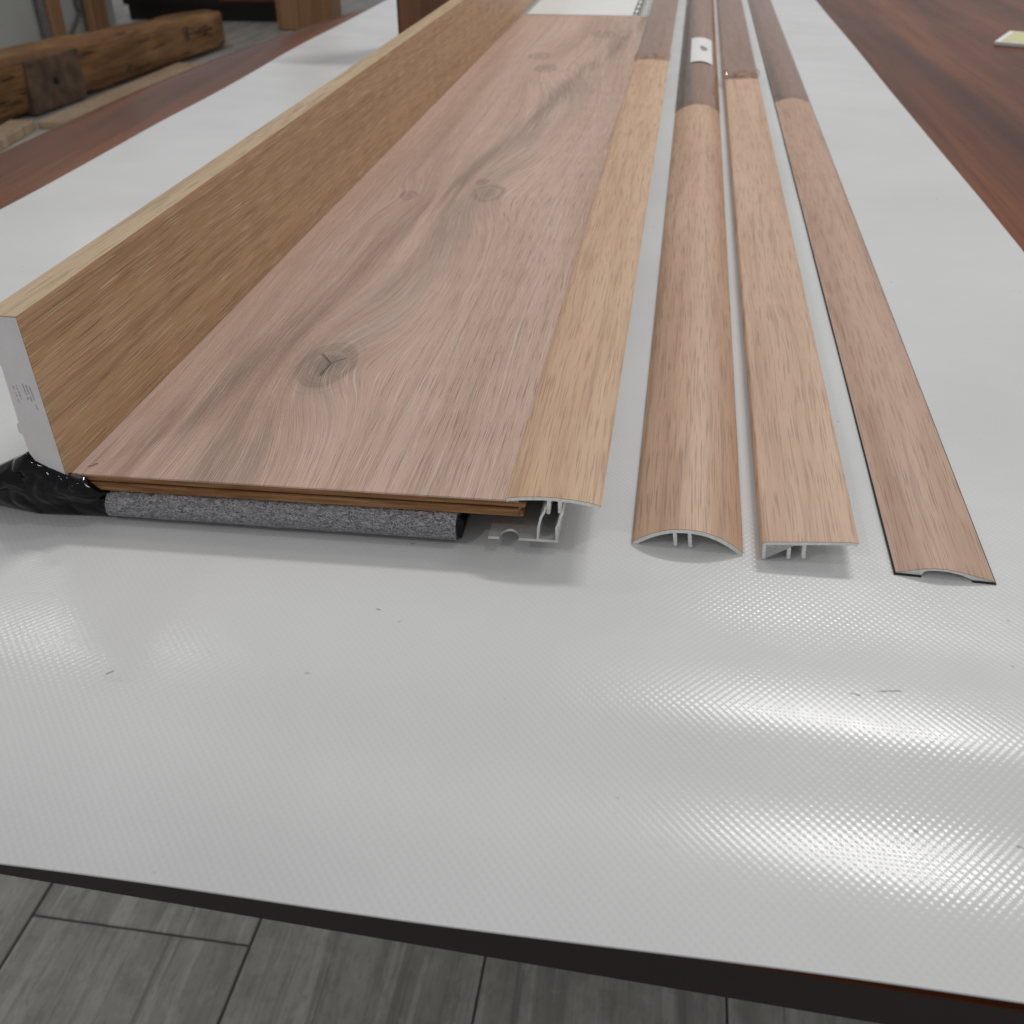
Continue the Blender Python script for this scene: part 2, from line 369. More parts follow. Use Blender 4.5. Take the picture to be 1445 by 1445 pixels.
def subpart(o, parent):                          # mesh child of a mesh part (all in world coordinates)
    o.parent = parent; o.matrix_parent_inverse = Matrix.Identity(4)
    if parent.parent: o.matrix_parent_inverse = Matrix.Identity(4)
    return o
def extrude_y(name, prof, y0, y1, material, parent=None, skew=0.0, xref=0.0, ny=1, smooth=False, xf=None):
    """closed profile of (x, z) points extruded along y; the near end may be cut askew"""
    vs, fs, n = [], [], len(prof)
    for k in range(ny+1):
        t = k/ny
        for (px, pz) in prof:
            ya = y0 + skew*(px-xref)
            v = (px, ya + (y1-ya)*t, pz); vs.append(xf(v) if xf else v)
    for k in range(ny):
        for i in range(n):
            j = (i+1) % n; fs.append((k*n+i, k*n+j, (k+1)*n+j, (k+1)*n+i))
    fs.append(tuple(range(n))); fs.append(tuple(ny*n+i for i in reversed(range(n))))
    return mesh_obj(name, vs, fs, material, parent, smooth)
def ribbon(pts, th):                              # polyline thickened downwards (to its right-hand side)
    out, n = [], len(pts)
    low = []
    for i, p in enumerate(pts):
        a = Vector(pts[max(i-1, 0)]); b = Vector(pts[min(i+1, n-1)]); d = (b-a).normalized()
        low.append((p[0] + d.y*th, p[1] - d.x*th))
    return list(pts) + low[::-1]
def offset(pts, d):
    n = len(pts); r = []
    for i, p in enumerate(pts):
        a = Vector(pts[max(i-1, 0)]); b = Vector(pts[min(i+1, n-1)]); t = (b-a).normalized()
        r.append((p[0] - t.y*d, p[1] + t.x*d))
    return r
def box(name, lo, hi, material, parent=None, bevel=0.0, seg_=1):
    bm = bmesh.new(); bmesh.ops.create_cube(bm, size=1)
    for v in bm.verts:
        v.co = Vector([(lo[i]+hi[i])/2 + v.co[i]*(hi[i]-lo[i]) for i in range(3)])
    if bevel: bmesh.ops.bevel(bm, geom=list(bm.edges), offset=bevel, segments=seg_, affect='EDGES', profile=0.5)
    me = bpy.data.meshes.new(name); bm.to_mesh(me); bm.free(); me.materials.append(material)
    o = bpy.data.objects.new(name, me); COL.objects.link(o)
    if parent:
        o.parent = parent; o.matrix_parent_inverse = Matrix.Translation(-world_loc(parent))
    return o
def xform(o, m):
    o.data.transform(m); return o
def tube(name, pts, r, material, parent=None, n=10):
    vs, fs = [], []
    for i, p in enumerate(pts):
        a = Vector(pts[max(i-1, 0)]); b = Vector(pts[min(i+1, len(pts)-1)]); d = (b-a).normalized()
        s = d.cross(Vector((0.3, 1, 0.1))).normalized(); t = d.cross(s)
        rr = r[i] if isinstance(r, list) else r
        for k in range(n):
            an = 2*math.pi*k/n; vs.append(tuple(Vector(p) + s*rr*math.cos(an) + t*rr*math.sin(an)))
    for i in range(len(pts)-1):
        for k in range(n):
            j = (k+1) % n; fs.append((i*n+k, i*n+j, (i+1)*n+j, (i+1)*n+k))
    fs.append(tuple(range(n))); fs.append(tuple((len(pts)-1)*n+k for k in range(n)))
    return mesh_obj(name, vs, fs, material, parent, True)
def sheet(name, nx, ny, fn, material, parent=None, th=0.0, smooth=True):
    """grid surface fn(u, v) -> point; th > 0 closes it with an underside th below"""
    vs, fs = [], []
    for j in range(ny+1):
        for i in range(nx+1): vs.append(tuple(fn(i/nx, j/ny)))
    W = nx+1
    for j in range(ny):
        for i in range(nx): fs.append((j*W+i, j*W+i+1, (j+1)*W+i+1, (j+1)*W+i))
    if th:
        o = len(vs); vs += [(a, b, c-th) for a, b, c in vs]
        fs += [(o+d, o+c, o+b, o+a) for a, b, c, d in fs]
        rim = [i for i in range(W)] + [j*W+nx for j in range(1, ny+1)] + [ny*W+i for i in range(nx-1, -1, -1)] + [j*W for j in range(ny-1, 0, -1)]
        for k in range(len(rim)):
            a, b = rim[k], rim[(k+1) % len(rim)]; fs.append((a, b, b+o, a+o))
    return mesh_obj(name, vs, fs, material, parent, smooth)

FLOOR = -0.737
# ------------------------------------------------------------------ setting: tiled floor, wall
floor = box('floor', (-6.0, -0.6, FLOOR-0.05), (1.6, 9.0, FLOOR-0.0025), MT['grout']); tag(floor, None, None, kind='structure')
TW, TL, GAP = 0.25, 1.2, 0.0028
tile_me = None
for ci in range(-21, 9):
    xa = -0.6335 + TW*ci
    off = {0: 0.605, 1: 0.17, -1: 0.2, 2: 0.33, 3: -0.05}.get(ci, (ci*0.4) % 1.2)
    for k in range(-2, 8):
        ya = off + TL*k
        if ya > 8.6 or ya + TL < -0.4 or xa < -5.9: continue
        if xa > 1.2: continue
        if ya > 2.6 and xa > -0.9: continue
        if tile_me is None:
            t = box('tile', (-TW/2+GAP/2, -TL/2+GAP/2, -0.008), (TW/2-GAP/2, TL/2-GAP/2, 0.0), MT['tile'], None, 0.0012); tile_me = t.data
        else:
            t = bpy.data.objects.new('tile', tile_me); COL.objects.link(t)
        t.location = (xa+TW/2, ya+TL/2, FLOOR); t.parent = floor
wall = box('wall', (-3.75, 2.0, FLOOR), (-3.565, 6.63, FLOOR+2.4), MT['wall']); tag(wall, None, None, kind='structure')

# ------------------------------------------------------------------ table (bowed sides)
table = thing('table', (0.0, 1.4, FLOOR), 'glossy reddish brown mahogany table under the white mat', 'table')
def edge_left(y): return -0.667 + 0.105*((y-1.12)/0.86)**2*(1.0 if y > 1.12 else 0.55)
def edge_right(y): return 0.78 - 0.10*((y-1.25)/1.1)**2
Y0, Y1 = 0.1780, 2.95
def front_y(x): return Y0 - 0.033*x
ol = []
N = 40
for i in range(N+1):
    y = 0.19 + (Y1-0.19)*i/N; ol.append((edge_left(y), y))
for i in range(N+1):
    y = Y1 - (Y1-0.165)*i/N; ol.append((edge_right(y), y))
ol[0] = (edge_left(0.2), front_y(edge_left(0.2))); ol[-1] = (edge_right(0.16), front_y(edge_right(0.16)))
def slab(name, z0, z1, inset, m, parent, bev=0.0):
    c = Vector((sum(p[0] for p in ol)/len(ol), sum(p[1] for p in ol)/len(ol)))
    pts = [(p[0]+(c.x-p[0])*inset, p[1]+(c.y-p[1])*inset) for p in ol]
    n = len(pts); vs, fs = [], []
    rings = [(z0, 0.0), (z1, 0.0)]
    if bev:
        rings = [(z0, 0.0)] + [(z1 - 0.0125*(1-d/0.05)**1.7, d*0.99) for d in (0.0, 0.006, 0.012, 0.018, 0.024, 0.03, 0.036, 0.043, 0.05)]
    for z, ins in rings:
        for p in pts:
            d = Vector((c.x-p[0], c.y-p[1])).normalized()*ins; vs.append((p[0]+d.x, p[1]+d.y, z))
    for r in range(len(rings)-1):
        for i in range(n):
            j = (i+1) % n; fs.append((r*n+i, r*n+j, (r+1)*n+j, (r+1)*n+i))
    fs.append(tuple(range(n))); fs.append(tuple((len(rings)-1)*n+i for i in reversed(range(n))))
    return mesh_obj(name, vs, fs, m, parent)
slab('tabletop', -0.0146, -0.0016, 0.0, MT['tabletop'], table, 0.0015)
slab('shaded_edge', -0.0310, -0.0147, 0.0, MT['tableedge'], table)  # lower side face of the top, its shade painted in
for lx, ly in ((-0.30, 1.05), (0.42, 1.05), (-0.30, 2.45), (0.42, 2.45)):
    vs, fs = [], []
    for z, r in ((FLOOR, 0.026), (-0.13, 0.04), (-0.0311, 0.04)):
        vs += [(lx-r, ly-r, z), (lx+r, ly-r, z), (lx+r, ly+r, z), (lx-r, ly+r, z)]
    for k in range(2):
        for i in range(4): fs.append((k*4+i, k*4+(i+1) % 4, k*4+4+(i+1) % 4, k*4+4+i))
    fs += [(3, 2, 1, 0), (8, 9, 10, 11)]
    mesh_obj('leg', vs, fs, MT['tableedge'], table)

# ------------------------------------------------------------------ white woven mat
def sm(a, b, t):
    t = max(0.0, min(1.0, (t-a)/(b-a))); return t*t*(3-2*t)
def integ(tab):                                  # height profile from a slope table, zero at the flat side
    Z = {}; z = 0.0; y = 0.36; st = 0.001
    ks = sorted(tab)
    def sl(v):
        if v <= ks[0][0]: return ks[0][1]
        for (a, p), (b, q) in zip(ks, ks[1:]):
            if v <= b: return p + (q-p)*(v-a)/(b-a)
        return 0.0
    out = []
    while y > 0.15:
        out.append(z); z -= sl(y)*st; y -= st
    return out
ZR = integ([(0.36, 0), (0.315, -0.006), (0.29, -0.085), (0.275, -0.04), (0.262, 0.0), (0.247, 0.100), (0.232, 0.085), (0.215, -0.02), (0.206, -0.054), (0.196, 0.0), (0.184, 0.09), (0.165, 0.15)])
ZL = integ([(0.36, 0), (0.31, -0.01), (0.29, -0.06), (0.275, -0.030), (0.262, 0.0), (0.248, 0.06), (0.22, 0.13), (0.20, 0.26), (0.18, 0.42), (0.165, 0.55)])
def look(tab, y):
    t = (0.36-y)/0.001
    if t <= 0: return 0.0
    k = min(int(t), len(tab)-2); f = min(t-k, 1.0); return tab[k]*(1-f)+tab[k+1]*f
def mat_z(x, y):
    yy = y + 0.035*(x-0.06)
    f = sm(-0.26, 0.10, x)
    z = look(ZR, yy)*f + look(ZL, y)*(1-f)
    k = 1.0 - sm(0.285, 0.335, y)
    z += k*0.00035*mnoise.noise(Vector((x*9, y*14, 2.0)))
    if y > 0.4: z += 0.0006*max(0, mnoise.noise(Vector((x*3, y*7, 5.0))))*sm(0.15, 0.22, abs(x+0.15))
    return z
ys = [0.0]
while ys[-1] < 2.75:
    ys.append(ys[-1] + (0.003 if ys[-1] < 0.20 else 0.03))
def mat_fn(u, v):
    y = ys[min(int(round(v*(len(ys)-1))), len(ys)-1)]
    x0 = -0.536 + 0.782*u
    ye = 0.1675
    for _ in range(4): ye = 0.1675*(0.25 - mat_z(x0, ye))/0.25
    y = ye + y
    xl = -0.536 - 0.003*math.sin(y*5.0) - 0.0015*math.sin(y*13+1); xr_ = 0.246 - 0.030*max(0, (y-0.75))/1.3 + 0.0006*math.sin(y*9)
    x = xl + (xr_-xl)*u
    return (x, y + 0.0005*math.sin(x*30), mat_z(x, y))
mat = sheet('woven_mat', 150, len(ys)-1, mat_fn, MT['mat'], None, 0.0007)
tag(mat, 'white woven vinyl mat covering the middle of the mahogany table', 'mat')

# ------------------------------------------------------------------ underlay pad with rounded front edge
pad = thing('underlay_pad', (-0.155, 0.36, 0.0005), 'grey sparkling felt underlay pad under the laminate plank', 'underlay')
PX0, PX1, PZ = -0.2315, -0.0785, 0.0150
prof = []
for i in range(13):
    a = -math.pi/2 - math.pi*i/12
    prof.append((0.0072*math.cos(a), 0.0076 + 0.0071*math.sin(a)))          # (y offset, z): bullnose towards the viewer
def pad_fn(u, v):
    x = PX0 + (PX1-PX0)*u
    yf = 0.3378 + 0.0035*u
    L = len(prof)-1; t = v*(L+6)
    if t <= L:
        k = min(int(t), L-1); f = t-k
        oy = prof[k][0]*(1-f)+prof[k+1][0]*f; oz = prof[k][1]*(1-f)+prof[k+1][1]*f
        y = yf + 0.0072 + oy; z = oz
    else:
        y = yf + 0.0072 + (t-L)/6*0.9; z = 0.0147
    nn = mnoise.noise(Vector((x*420, y*420, z*420)))*0.00035 + mnoise.noise(Vector((x*60, y*60, z*60)))*0.0004
    if t <= L: y -= abs(nn)*1.0
    else: z = min(z, 0.0149)
    if u < 0.03: z *= 0.92 + 0.08*u/0.03
    return (x, y, z + 0.0006)
vs_pad = sheet('felt_body', 170, 36, pad_fn, MT['felt'], pad)
fill = box('felt_core', (PX0+0.001, 0.354, 0.0010), (PX1-0.0005, 1.24, 0.0148), MT['felt'], pad)
bs = sheet('backing_film', 4, 12, lambda u, v: (PX1 - 0.001 + 0.0045*u*(0.4+0.6*v), 0.3485 + 0.0115*v + 0.0*u, 0.0008 + 0.0128*math.sin(v*1.5)*(1-0.5*u)), MT['black'], pad, 0.0003)

# ------------------------------------------------------------------ crumpled black plastic film
def lerp_tab(tab, x):
    if x <= tab[0][0]: return tab[0][1]
    for (a, p), (b, q) in zip(tab, tab[1:]):
        if x <= b: return p + (q-p)*(x-a)/(b-a)
    return tab[-1][1]
FT = [(-0.36, 0.004), (-0.31, 0.010), (-0.29, 0.0175), (-0.2735, 0.0262), (-0.262, 0.0325), (-0.2549, 0.0280), (-0.2465, 0.0238), (-0.239, 0.0218), (-0.2350, 0.0175), (-0.2315, 0.0140), (-0.22, 0.0138)]
FB = [(-0.36, 0.352), (-0.288, 0.3445), (-0.266, 0.3405), (-0.2335, 0.3432), (-0.22, 0.3445)]
def film_fn(u, v):
    x = -0.350 + (0.350-0.226)*u
    top = lerp_tab(FT, x); yb = lerp_tab(FB, x)
    if v < 0.5:
        t = v/0.5
        z = top*(1-(1-t)**2); y = yb - (0.0085*math.sin(math.pi*0.5*min(1.0, t/0.5)) - 0.0065*max(0.0, (t-0.5)/0.5)**2)*(0.35 + 0.65*(1-sm(-0.240, -0.226, x)))
        k = math.sin(math.pi*min(1, t*0.9))
    else:
        t = (v-0.5)/0.5; y = yb - 0.0020 + 0.032*t
        z = top*(1-t**1.9); k = 0.31*(1-t)
        lim = 0.0146 if (x > -0.2615 and y > plank_front(x) - 0.0006) else (0.0146 if x > -0.234 else 1.0)
        z = min(z, lim)
    q = Vector((x*55, z*60+y*25, 1.3))
    fold = abs(mnoise.noise(q))*2 - 0.6 + 0.35*(abs(mnoise.noise(q*2.6 + Vector((5, 1, 2))))*2 - 0.6)
    y -= 0.0042*fold*k
    z += 0.0022*mnoise.noise(Vector((x*80, v*6, 7.0)))*k*(1 if x < -0.245 else 0.3)
    if x > -0.2615 and y > plank_front(x)-0.0006: z = min(z, 0.0146)
    if x > -0.2330: z = min(z, 0.0146)
    return (x, y, max(z, 0.0006))
def plank_front(x): return 0.3425 + 0.030*(x+0.20)
bf = sheet('plastic_film', 150, 90, film_fn, MT['black'], None, 0.0002, True)
tag(bf, 'crumpled glossy black plastic film beside the grey underlay pad', 'plastic film')

# ------------------------------------------------------------------ laminate plank
PT, PB = 0.0226, 0.0152
pk = thing('laminate_plank', (-0.153, 0.345, PB), 'wide pinkish brown oak laminate plank with knots', 'plank')
SK = 0.030
XL, XR = -0.2600, -0.0530
def plank_y(x): return 0.3425 + SK*(x+0.20)
yz = [(0, PT-0.0005), (0, 0.01985), (0.0024, 0.01965), (0.0024, 0.01905), (-0.0006, 0.01885), (-0.0006, PB+0.0004), (0.0002, PB), (1.318, PB), (1.318, PT-0.0005)]
nx = 8; vs, fs, n = [], [], len(yz)
for i in range(nx+1):
    x = XL + (XR-XL)*i/nx
    for (yy, zz) in yz: vs.append((x, plank_y(x)+yy, zz))
for i in range(nx):
    for k in range(n):
        j = (k+1) % n; fs.append((i*n+k, i*n+j, (i+1)*n+j, (i+1)*n+k))
fs.append(tuple(range(n))); fs.append(tuple(nx*n+k for k in reversed(range(n))))
mesh_obj('core_board', vs, fs, MT['core'], pk)
dec = []
e = 0.0004
vs = []
for x in (XL, XR):
    for dy_ in (0.0, 1.318): vs.append((x, plank_y(x)+dy_, PT-0.00049))
for x, s in ((XL, 1), (XR, -1)):
    for dy_, t in ((0.0, 1), (1.318, -1)): vs.append((x+s*e, plank_y(x)+dy_+t*e, PT))
mesh_obj('decor_layer', vs, [(0, 2, 3, 1), (4, 5, 7, 6), (0, 1, 5, 4), (2, 6, 7, 3), (0, 4, 6, 2), (1, 3, 7, 5)], MT['plank'], pk)
lip = [(XR, PT-0.0006), (-0.0500, PT-0.0010), (-0.0503, 0.0200), (-0.0520, 0.0190), (-0.0525, 0.0182), (-0.0512, 0.0176), (-0.0509, 0.0156), (-0.0514, PB), (XR, PB)]
extrude_y('tongue', lip, plank_y(-0.0515), plank_y(-0.0515)+1.318, MT['core'], pk)

# ------------------------------------------------------------------ skirting board
sk = thing('skirting_board', (-0.252, 0.338, PT), 'upright oak foiled skirting board standing on the laminate plank', 'skirting board')
y0s, y1s = 0.3378, 2.52
fx0, fz0, fx1, fz1 = -0.2452, PT+0.0004, -0.2472, 0.0952      # face bottom, face top
bx = -0.0146
bodyp = [(fx0-0.0004, fz0), (fx1-0.0004, fz1-0.0005), (fx1+bx+0.0006, fz1-0.0003), (fx1+bx, fz1-0.0012), (fx1+bx+0.0003, 0.0745), (fx1+bx+0.0016, 0.0735), (fx1+bx+0.0016, 0.0480),
         (fx1+bx+0.0004, 0.0468), (fx1+bx+0.0003, 0.0430), (fx1+bx+0.0018, 0.0420), (fx1+bx+0.0022, 0.0335), (fx1+bx+0.0052, 0.0268), (fx1+bx+0.0085, fz0)]
extrude_y('core', bodyp, y0s, y1s, MT['pale'], sk)
extrude_y('face_foil', ribbon([(fx1, fz1), (fx0, fz0)], 0.00038), y0s-0.0001, y1s, MT['skirt'], sk)
extrude_y('top_foil', ribbon([(fx1+bx+0.0005, fz1+0.0001), (fx1-0.0001, fz1+0.0001)], 0.0004), y0s-0.0001, y1s, MT['topedge'], sk)

# ------------------------------------------------------------------ trim strips
def fin(name, x, ztop, zbot, y0, y1, parent, lean=0.0, w_=0.0012, xf=None):
    p = []
    k = 8
    for i in range(k+1):
        t = i/k; tooth = 0.00022 if i % 2 else 0.0
        p.append((x + lean*t + w_/2 + tooth, ztop + (zbot-ztop)*t))
    for i in range(k, -1, -1):
        t = i/k; tooth = 0.00022 if i % 2 else 0.0
        p.append((x + lean*t - w_/2 - tooth, ztop + (zbot-ztop)*t))
    return extrude_y(name, p, y0, y1, MT['sawn'], parent, xf=xf)
LEN = 2.10
# cover strip snapped over the plank's edge
s1 = thing('cover_strip', (-0.0385, 0.347, 0.0226), 'honey oak cover strip lapping over the long edge of the laminate plank', 'trim strip', 'trim strips laid side by side')
top1 = [(-0.0583, 0.0241), (-0.0565, 0.0248), (-0.0500, 0.0256), (-0.0430, 0.0261), (-0.0380, 0.0261), (-0.0310, 0.0257), (-0.0250, 0.0249), (-0.0205, 0.0239), (-0.0193, 0.0233)]
extrude_y('aluminium_body', ribbon(offset(top1, -0.0003), 0.0016), 0.3466, 0.3466+LEN, MT['sawn'], s1, 0.02, -0.04)
extrude_y('oak_foil', ribbon(top1, 0.00029), 0.3464, 0.3466+LEN, MT['oak1'], s1, 0.02, -0.04)
fin('clip_fin', -0.0405, 0.0248, 0.0176, 0.3468, 0.3466+LEN, s1, -0.0002)
fin('clip_fin', -0.0362, 0.0248, 0.0184, 0.3468, 0.3466+LEN, s1, 0.0002)
# aluminium base rail clipped under it
br = thing('base_rail', (-0.05, 0.342, 0.0062), 'bare aluminium base rail with half round notch below the honey cover strip', 'rail')
zb = 0.0062
plan = [(-0.0650, 0.3420)]
hx, hr = -0.0564, 0.0041
plan.append((hx-hr, 0.3424))
for i in range(1, 12):
    a = math.pi - math.pi*i/12; plan.append((hx+hr*math.cos(a), 0.3424+hr*1.55*math.sin(a)))
plan += [(hx+hr, 0.3426), (-0.0362, 0.3432), (-0.0362, 2.2), (-0.0650, 2.2)]
n = len(plan); vs = [(a, b, zb) for a, b in plan] + [(a, b, zb+0.0012) for a, b in plan]
fs = [tuple(range(n-1, -1, -1)), tuple(range(n, 2*n))] + [(i, (i+1) % n, n+(i+1) % n, n+i) for i in range(n)]
mesh_obj('base_flange', vs, fs, MT['alu'], br)
def wall_p(pts, th): return ribbon(pts, th)
extrude_y('clip_wall', wall_p([(-0.0450, zb+0.0012), (-0.0447, 0.0135), (-0.0438, 0.0180), (-0.0422, 0.0215)], 0.0010), 0.3430, 2.2, MT['alu'], br)
extrude_y('clip_wall', wall_p([(-0.0372, zb+0.0012), (-0.0374, 0.0135), (-0.0366, 0.0150), (-0.0360, 0.0185), (-0.0350, 0.0212)], 0.0010), 0.3434, 2.2, MT['alu'], br)

# arched threshold strip
s2 = thing('arched_strip', (0.0165, 0.355, 0.0005), 'arched warm oak transition strip with a small white label on its wrap', 'trim strip', 'trim strips laid side by side')
top2 = []
for i in range(21):
    t = i/20; x = -0.0064 + (0.0396+0.0064)*t
    top2.append((x, 0.0010 + 0.0090*(1-abs(2*t-1)**2.15)))
extrude_y('aluminium_body', ribbon(offset(top2, -0.0003), 0.0018), 0.3552, 0.3552+LEN, MT['sawn'], s2, -0.03, 0.016, 1, False)
extrude_y('oak_foil', ribbon(top2, 0.00029), 0.3550, 0.3552+LEN, MT['oak2'], s2, -0.03, 0.016)
fin('clip_fin', 0.0108, 0.0088, 0.0009, 0.3556, 0.355+LEN, s2, 0.0010)
fin('clip_fin', 0.0168, 0.0090, 0.0008, 0.3556, 0.355+LEN, s2, 0.0012)

# end strip with one downturned side
s3 = thing('end_strip', (0.0475, 0.352, 0.0005), 'flat light oak end strip with one downturned side', 'trim strip', 'trim strips laid side by side')
tilt = math.radians(3.2)
def tx(v):
    x, y, z = v; px, pz = 0.0472, 0.0003
    return (px + (x-px)*math.cos(tilt) - (z-pz)*math.sin(tilt), y, pz + (x-px)*math.sin(tilt) + (z-pz)*math.cos(tilt))
top3 = [(0.0466, 0.0006), (0.0466, 0.0082), (0.0472, 0.0090), (0.0480, 0.0092), (0.0600, 0.0093), (0.0760, 0.0092), (0.0835, 0.0089), (0.0848, 0.0083)]
extrude_y('aluminium_body', ribbon(offset(top3, -0.0003), 0.0015), 0.3520, 0.352+LEN, MT['sawn'], s3, 0.06, 0.047, xf=tx)
extrude_y('oak_foil', ribbon(top3, 0.00029), 0.3518, 0.352+LEN, MT['oak3'], s3, 0.06, 0.047, xf=tx)
extrude_y('step_rib', [(0.0482, 0.0076), (0.0482, 0.0062), (0.0490, 0.0066), (0.0560, 0.0068), (0.0640, 0.0070), (0.0650, 0.0077)], 0.3524, 0.352+LEN, MT['sawn'], s3, 0.06, 0.047, xf=tx)
fin('clip_fin', 0.0575, 0.0078, 0.0004, 0.3530, 0.352+LEN, s3, 0.0002, 0.0012, tx)
fin('clip_fin', 0.0635, 0.0078, 0.0005, 0.3534, 0.352+LEN, s3, 0.0002, 0.0012, tx)

# flat self-adhesive strip
s4 = thing('flat_strip', (0.118, 0.349, 0.0005), 'low humped rosy oak strip with black tape along its underside', 'trim strip', 'trim strips laid side by side')
top4 = [(0.0995, 0.0011), (0.1020, 0.0017), (0.1060, 0.0030), (0.1100, 0.0041), (0.1140, 0.0047), (0.1180, 0.0048), (0.1220, 0.0044), (0.1270, 0.0035), (0.1320, 0.0024), (0.1360, 0.0015), (0.1372, 0.0010)]
low4 = [(0.1372, 0.0006), (0.1290, 0.0006), (0.1280, 0.0011), (0.1240, 0.0026), (0.1190, 0.0034), (0.1140, 0.0034), (0.1110, 0.0028), (0.1102, 0.0022), (0.1095, 0.0006), (0.0996, 0.0006)]
SK4 = -0.03
extrude_y('aluminium_body', offset(top4, -0.0003) + low4, 0.3496, 0.3496+LEN, MT['sawn'], s4, SK4, 0.118)
extrude_y('oak_foil', ribbon(top4, 0.00029), 0.3494, 0.3496+LEN, MT['oak4'], s4, SK4, 0.118)
for a, b in ((0.0990, 0.1094), (0.1288, 0.1378)):
    extrude_y('tape', [(a, 0.00005), (b, 0.00005), (b, 0.00058), (a, 0.00058)], 0.3488, 0.3496+LEN, MT['blackmatt'], s4, SK4, 0.118)
extrude_y('shaded_edge', [(0.09895, 0.0006), (0.0994, 0.0006), (0.0994, 0.0014), (0.09895, 0.0011)], 0.3494, 0.3496+LEN, MT['blackmatt'], s4, SK4, 0.118)  # thin shadow along the strip's side, built as a black line

# ------------------------------------------------------------------ clear packing film round the strips
def sleeve(path, ya, yb, label, seed, curl, xf=None):
    n = len(path)-1
    pts = offset(path, 0.00035)
    def fn(u, v):
        t = u*n; k = min(int(t), n-1); f = t-k
        x = pts[k][0]*(1-f)+pts[k+1][0]*f; z = pts[k][1]*(1-f)+pts[k+1][1]*f
        if xf: x, _, z = xf((x, 0, z))
        vv = v**2.4
        y = ya + (yb-ya)*vv
        d = y-ya
        near = math.exp(-((d-0.030)/0.022)**2)
        wr = abs(mnoise.noise(Vector((x*60+seed, y*30, seed))))*0.0004*min(1, d/0.02) + near*curl*abs(mnoise.noise(Vector((x*80+seed, y*34, 3.0+seed))))*0.0080
        y += 0.006*math.exp(-d/0.03)*mnoise.noise(Vector((x*45, seed, 0.0)))
        return (x + near*curl*0.004*(u-0.5), y, z + wr)
    o = sheet('plastic_sleeve', 40, 90, fn, MT['film'])
    tag(o, label, 'sleeve', 'plastic wraps on the trim strips'); return o
sleeve(top1, 1.305, 2.35, 'clear plastic wrap round the honey cover strip beside the plank', 1.0, 0.8)
sl2 = sleeve(top2, 1.150, 2.35, 'clear plastic wrap with white label on the arched strip', 2.0, 0.05)
sleeve(top3[1:], 1.285, 2.35, 'clear shiny puckered wrap on the flat end strip', 3.0, 1.3, tx)
sleeve(top4, 1.215, 2.35, 'clear plastic wrap round the low humped rosy strip', 4.0, 0.05)
# white label on the arched strip's wrap
def lab_pt(s, y, up_):
    x = 0.0058 + (0.0330-0.0058)*s; t = (x+0.0064)/(0.0460)
    return (x, y, 0.0010 + 0.0090*(1-abs(2*t-1)**2.15) + 0.0014 + up_)
lab = sheet('label', 12, 2, lambda u, v: lab_pt(u, 1.385+0.175*v, 0.0), MT['paper'], None, 0.0002); subpart(lab, sl2)
for a, b, c, d in ((0.42, 0.62, 1.488, 1.492), (0.42, 0.78, 1.478, 1.485), (0.46, 0.76, 1.468, 1.474), (0.5, 0.7, 1.460, 1.463)):
    pr = sheet('print_line', 4, 1, lambda u, v: lab_pt(a+(b-a)*u, c+(d-c)*v, 0.00025), MT['greyink'], None, 0.0001); subpart(pr, lab)

# ------------------------------------------------------------------ white sheet with black ladder print beyond the plank
ps = thing('paper_sheet', (-0.17, 1.9, 0.001), 'white paper sheet with black ladder print beyond the plank end', 'paper')
sheet('sheet', 10, 12, lambda u, v: (-0.2400 + 0.1655*u, 1.675 + 0.44*v, 0.0215 - 0.019*sm(0.0, 0.25, v)*0.0 + 0.001*math.sin(u*3)*v), MT['paper'], ps, 0.0004)
box('backing_board', (-0.239, 1.68, 0.001), (-0.0760, 2.11, 0.0208), MT['paper'], ps, 0.001)
for xa in (-0.0815, -0.0752):
    box('print_rail', (xa-0.0008, 1.677, 0.0219), (xa+0.0008, 2.11, 0.0225), MT['ink'], ps)
for i in range(9):
    box('print_rung', (-0.0807, 1.69+0.05*i, 0.0219), (-0.0760, 1.696+0.05*i, 0.0224), MT['ink'], ps)

# ------------------------------------------------------------------ stained block, card
sb = thing('sample_board', (-0.335, 1.50, 0.0005), 'small reddish brown stained wood board standing upright on the white mat', 'board')
box('panel', (-0.3915, 1.500, 0.0006), (-0.2680, 1.522, 0.26), MT['block'], sb, 0.001)
box('edge_strip', (-0.3940, 1.501, 0.0006), (-0.3917, 1.521, 0.26), MT['blackmatt'], sb)
cdp = thing('greeting_card', (0.50, 1.60, -0.0015), 'pale yellow green card with white border on the mahogany', 'card')
def card_box(name, a, b, z0, z1, m):
    o = box(name, (-a, -b, z0), (a, b, z1), m, None, 0.0003)
    xform(o, Matrix.Translation((0.508, 1.640, 0)) @ Matrix.Rotation(math.radians(-24), 4, 'Z'))
    o.parent = cdp; o.matrix_parent_inverse = Matrix.Translation(-Vector(cdp.location)); return o
card_box('card_stock', 0.075, 0.052, -0.0012, 0.0035, MT['paper']); card_box('print_panel', 0.068, 0.045, 0.0036, 0.0040, MT['card'])

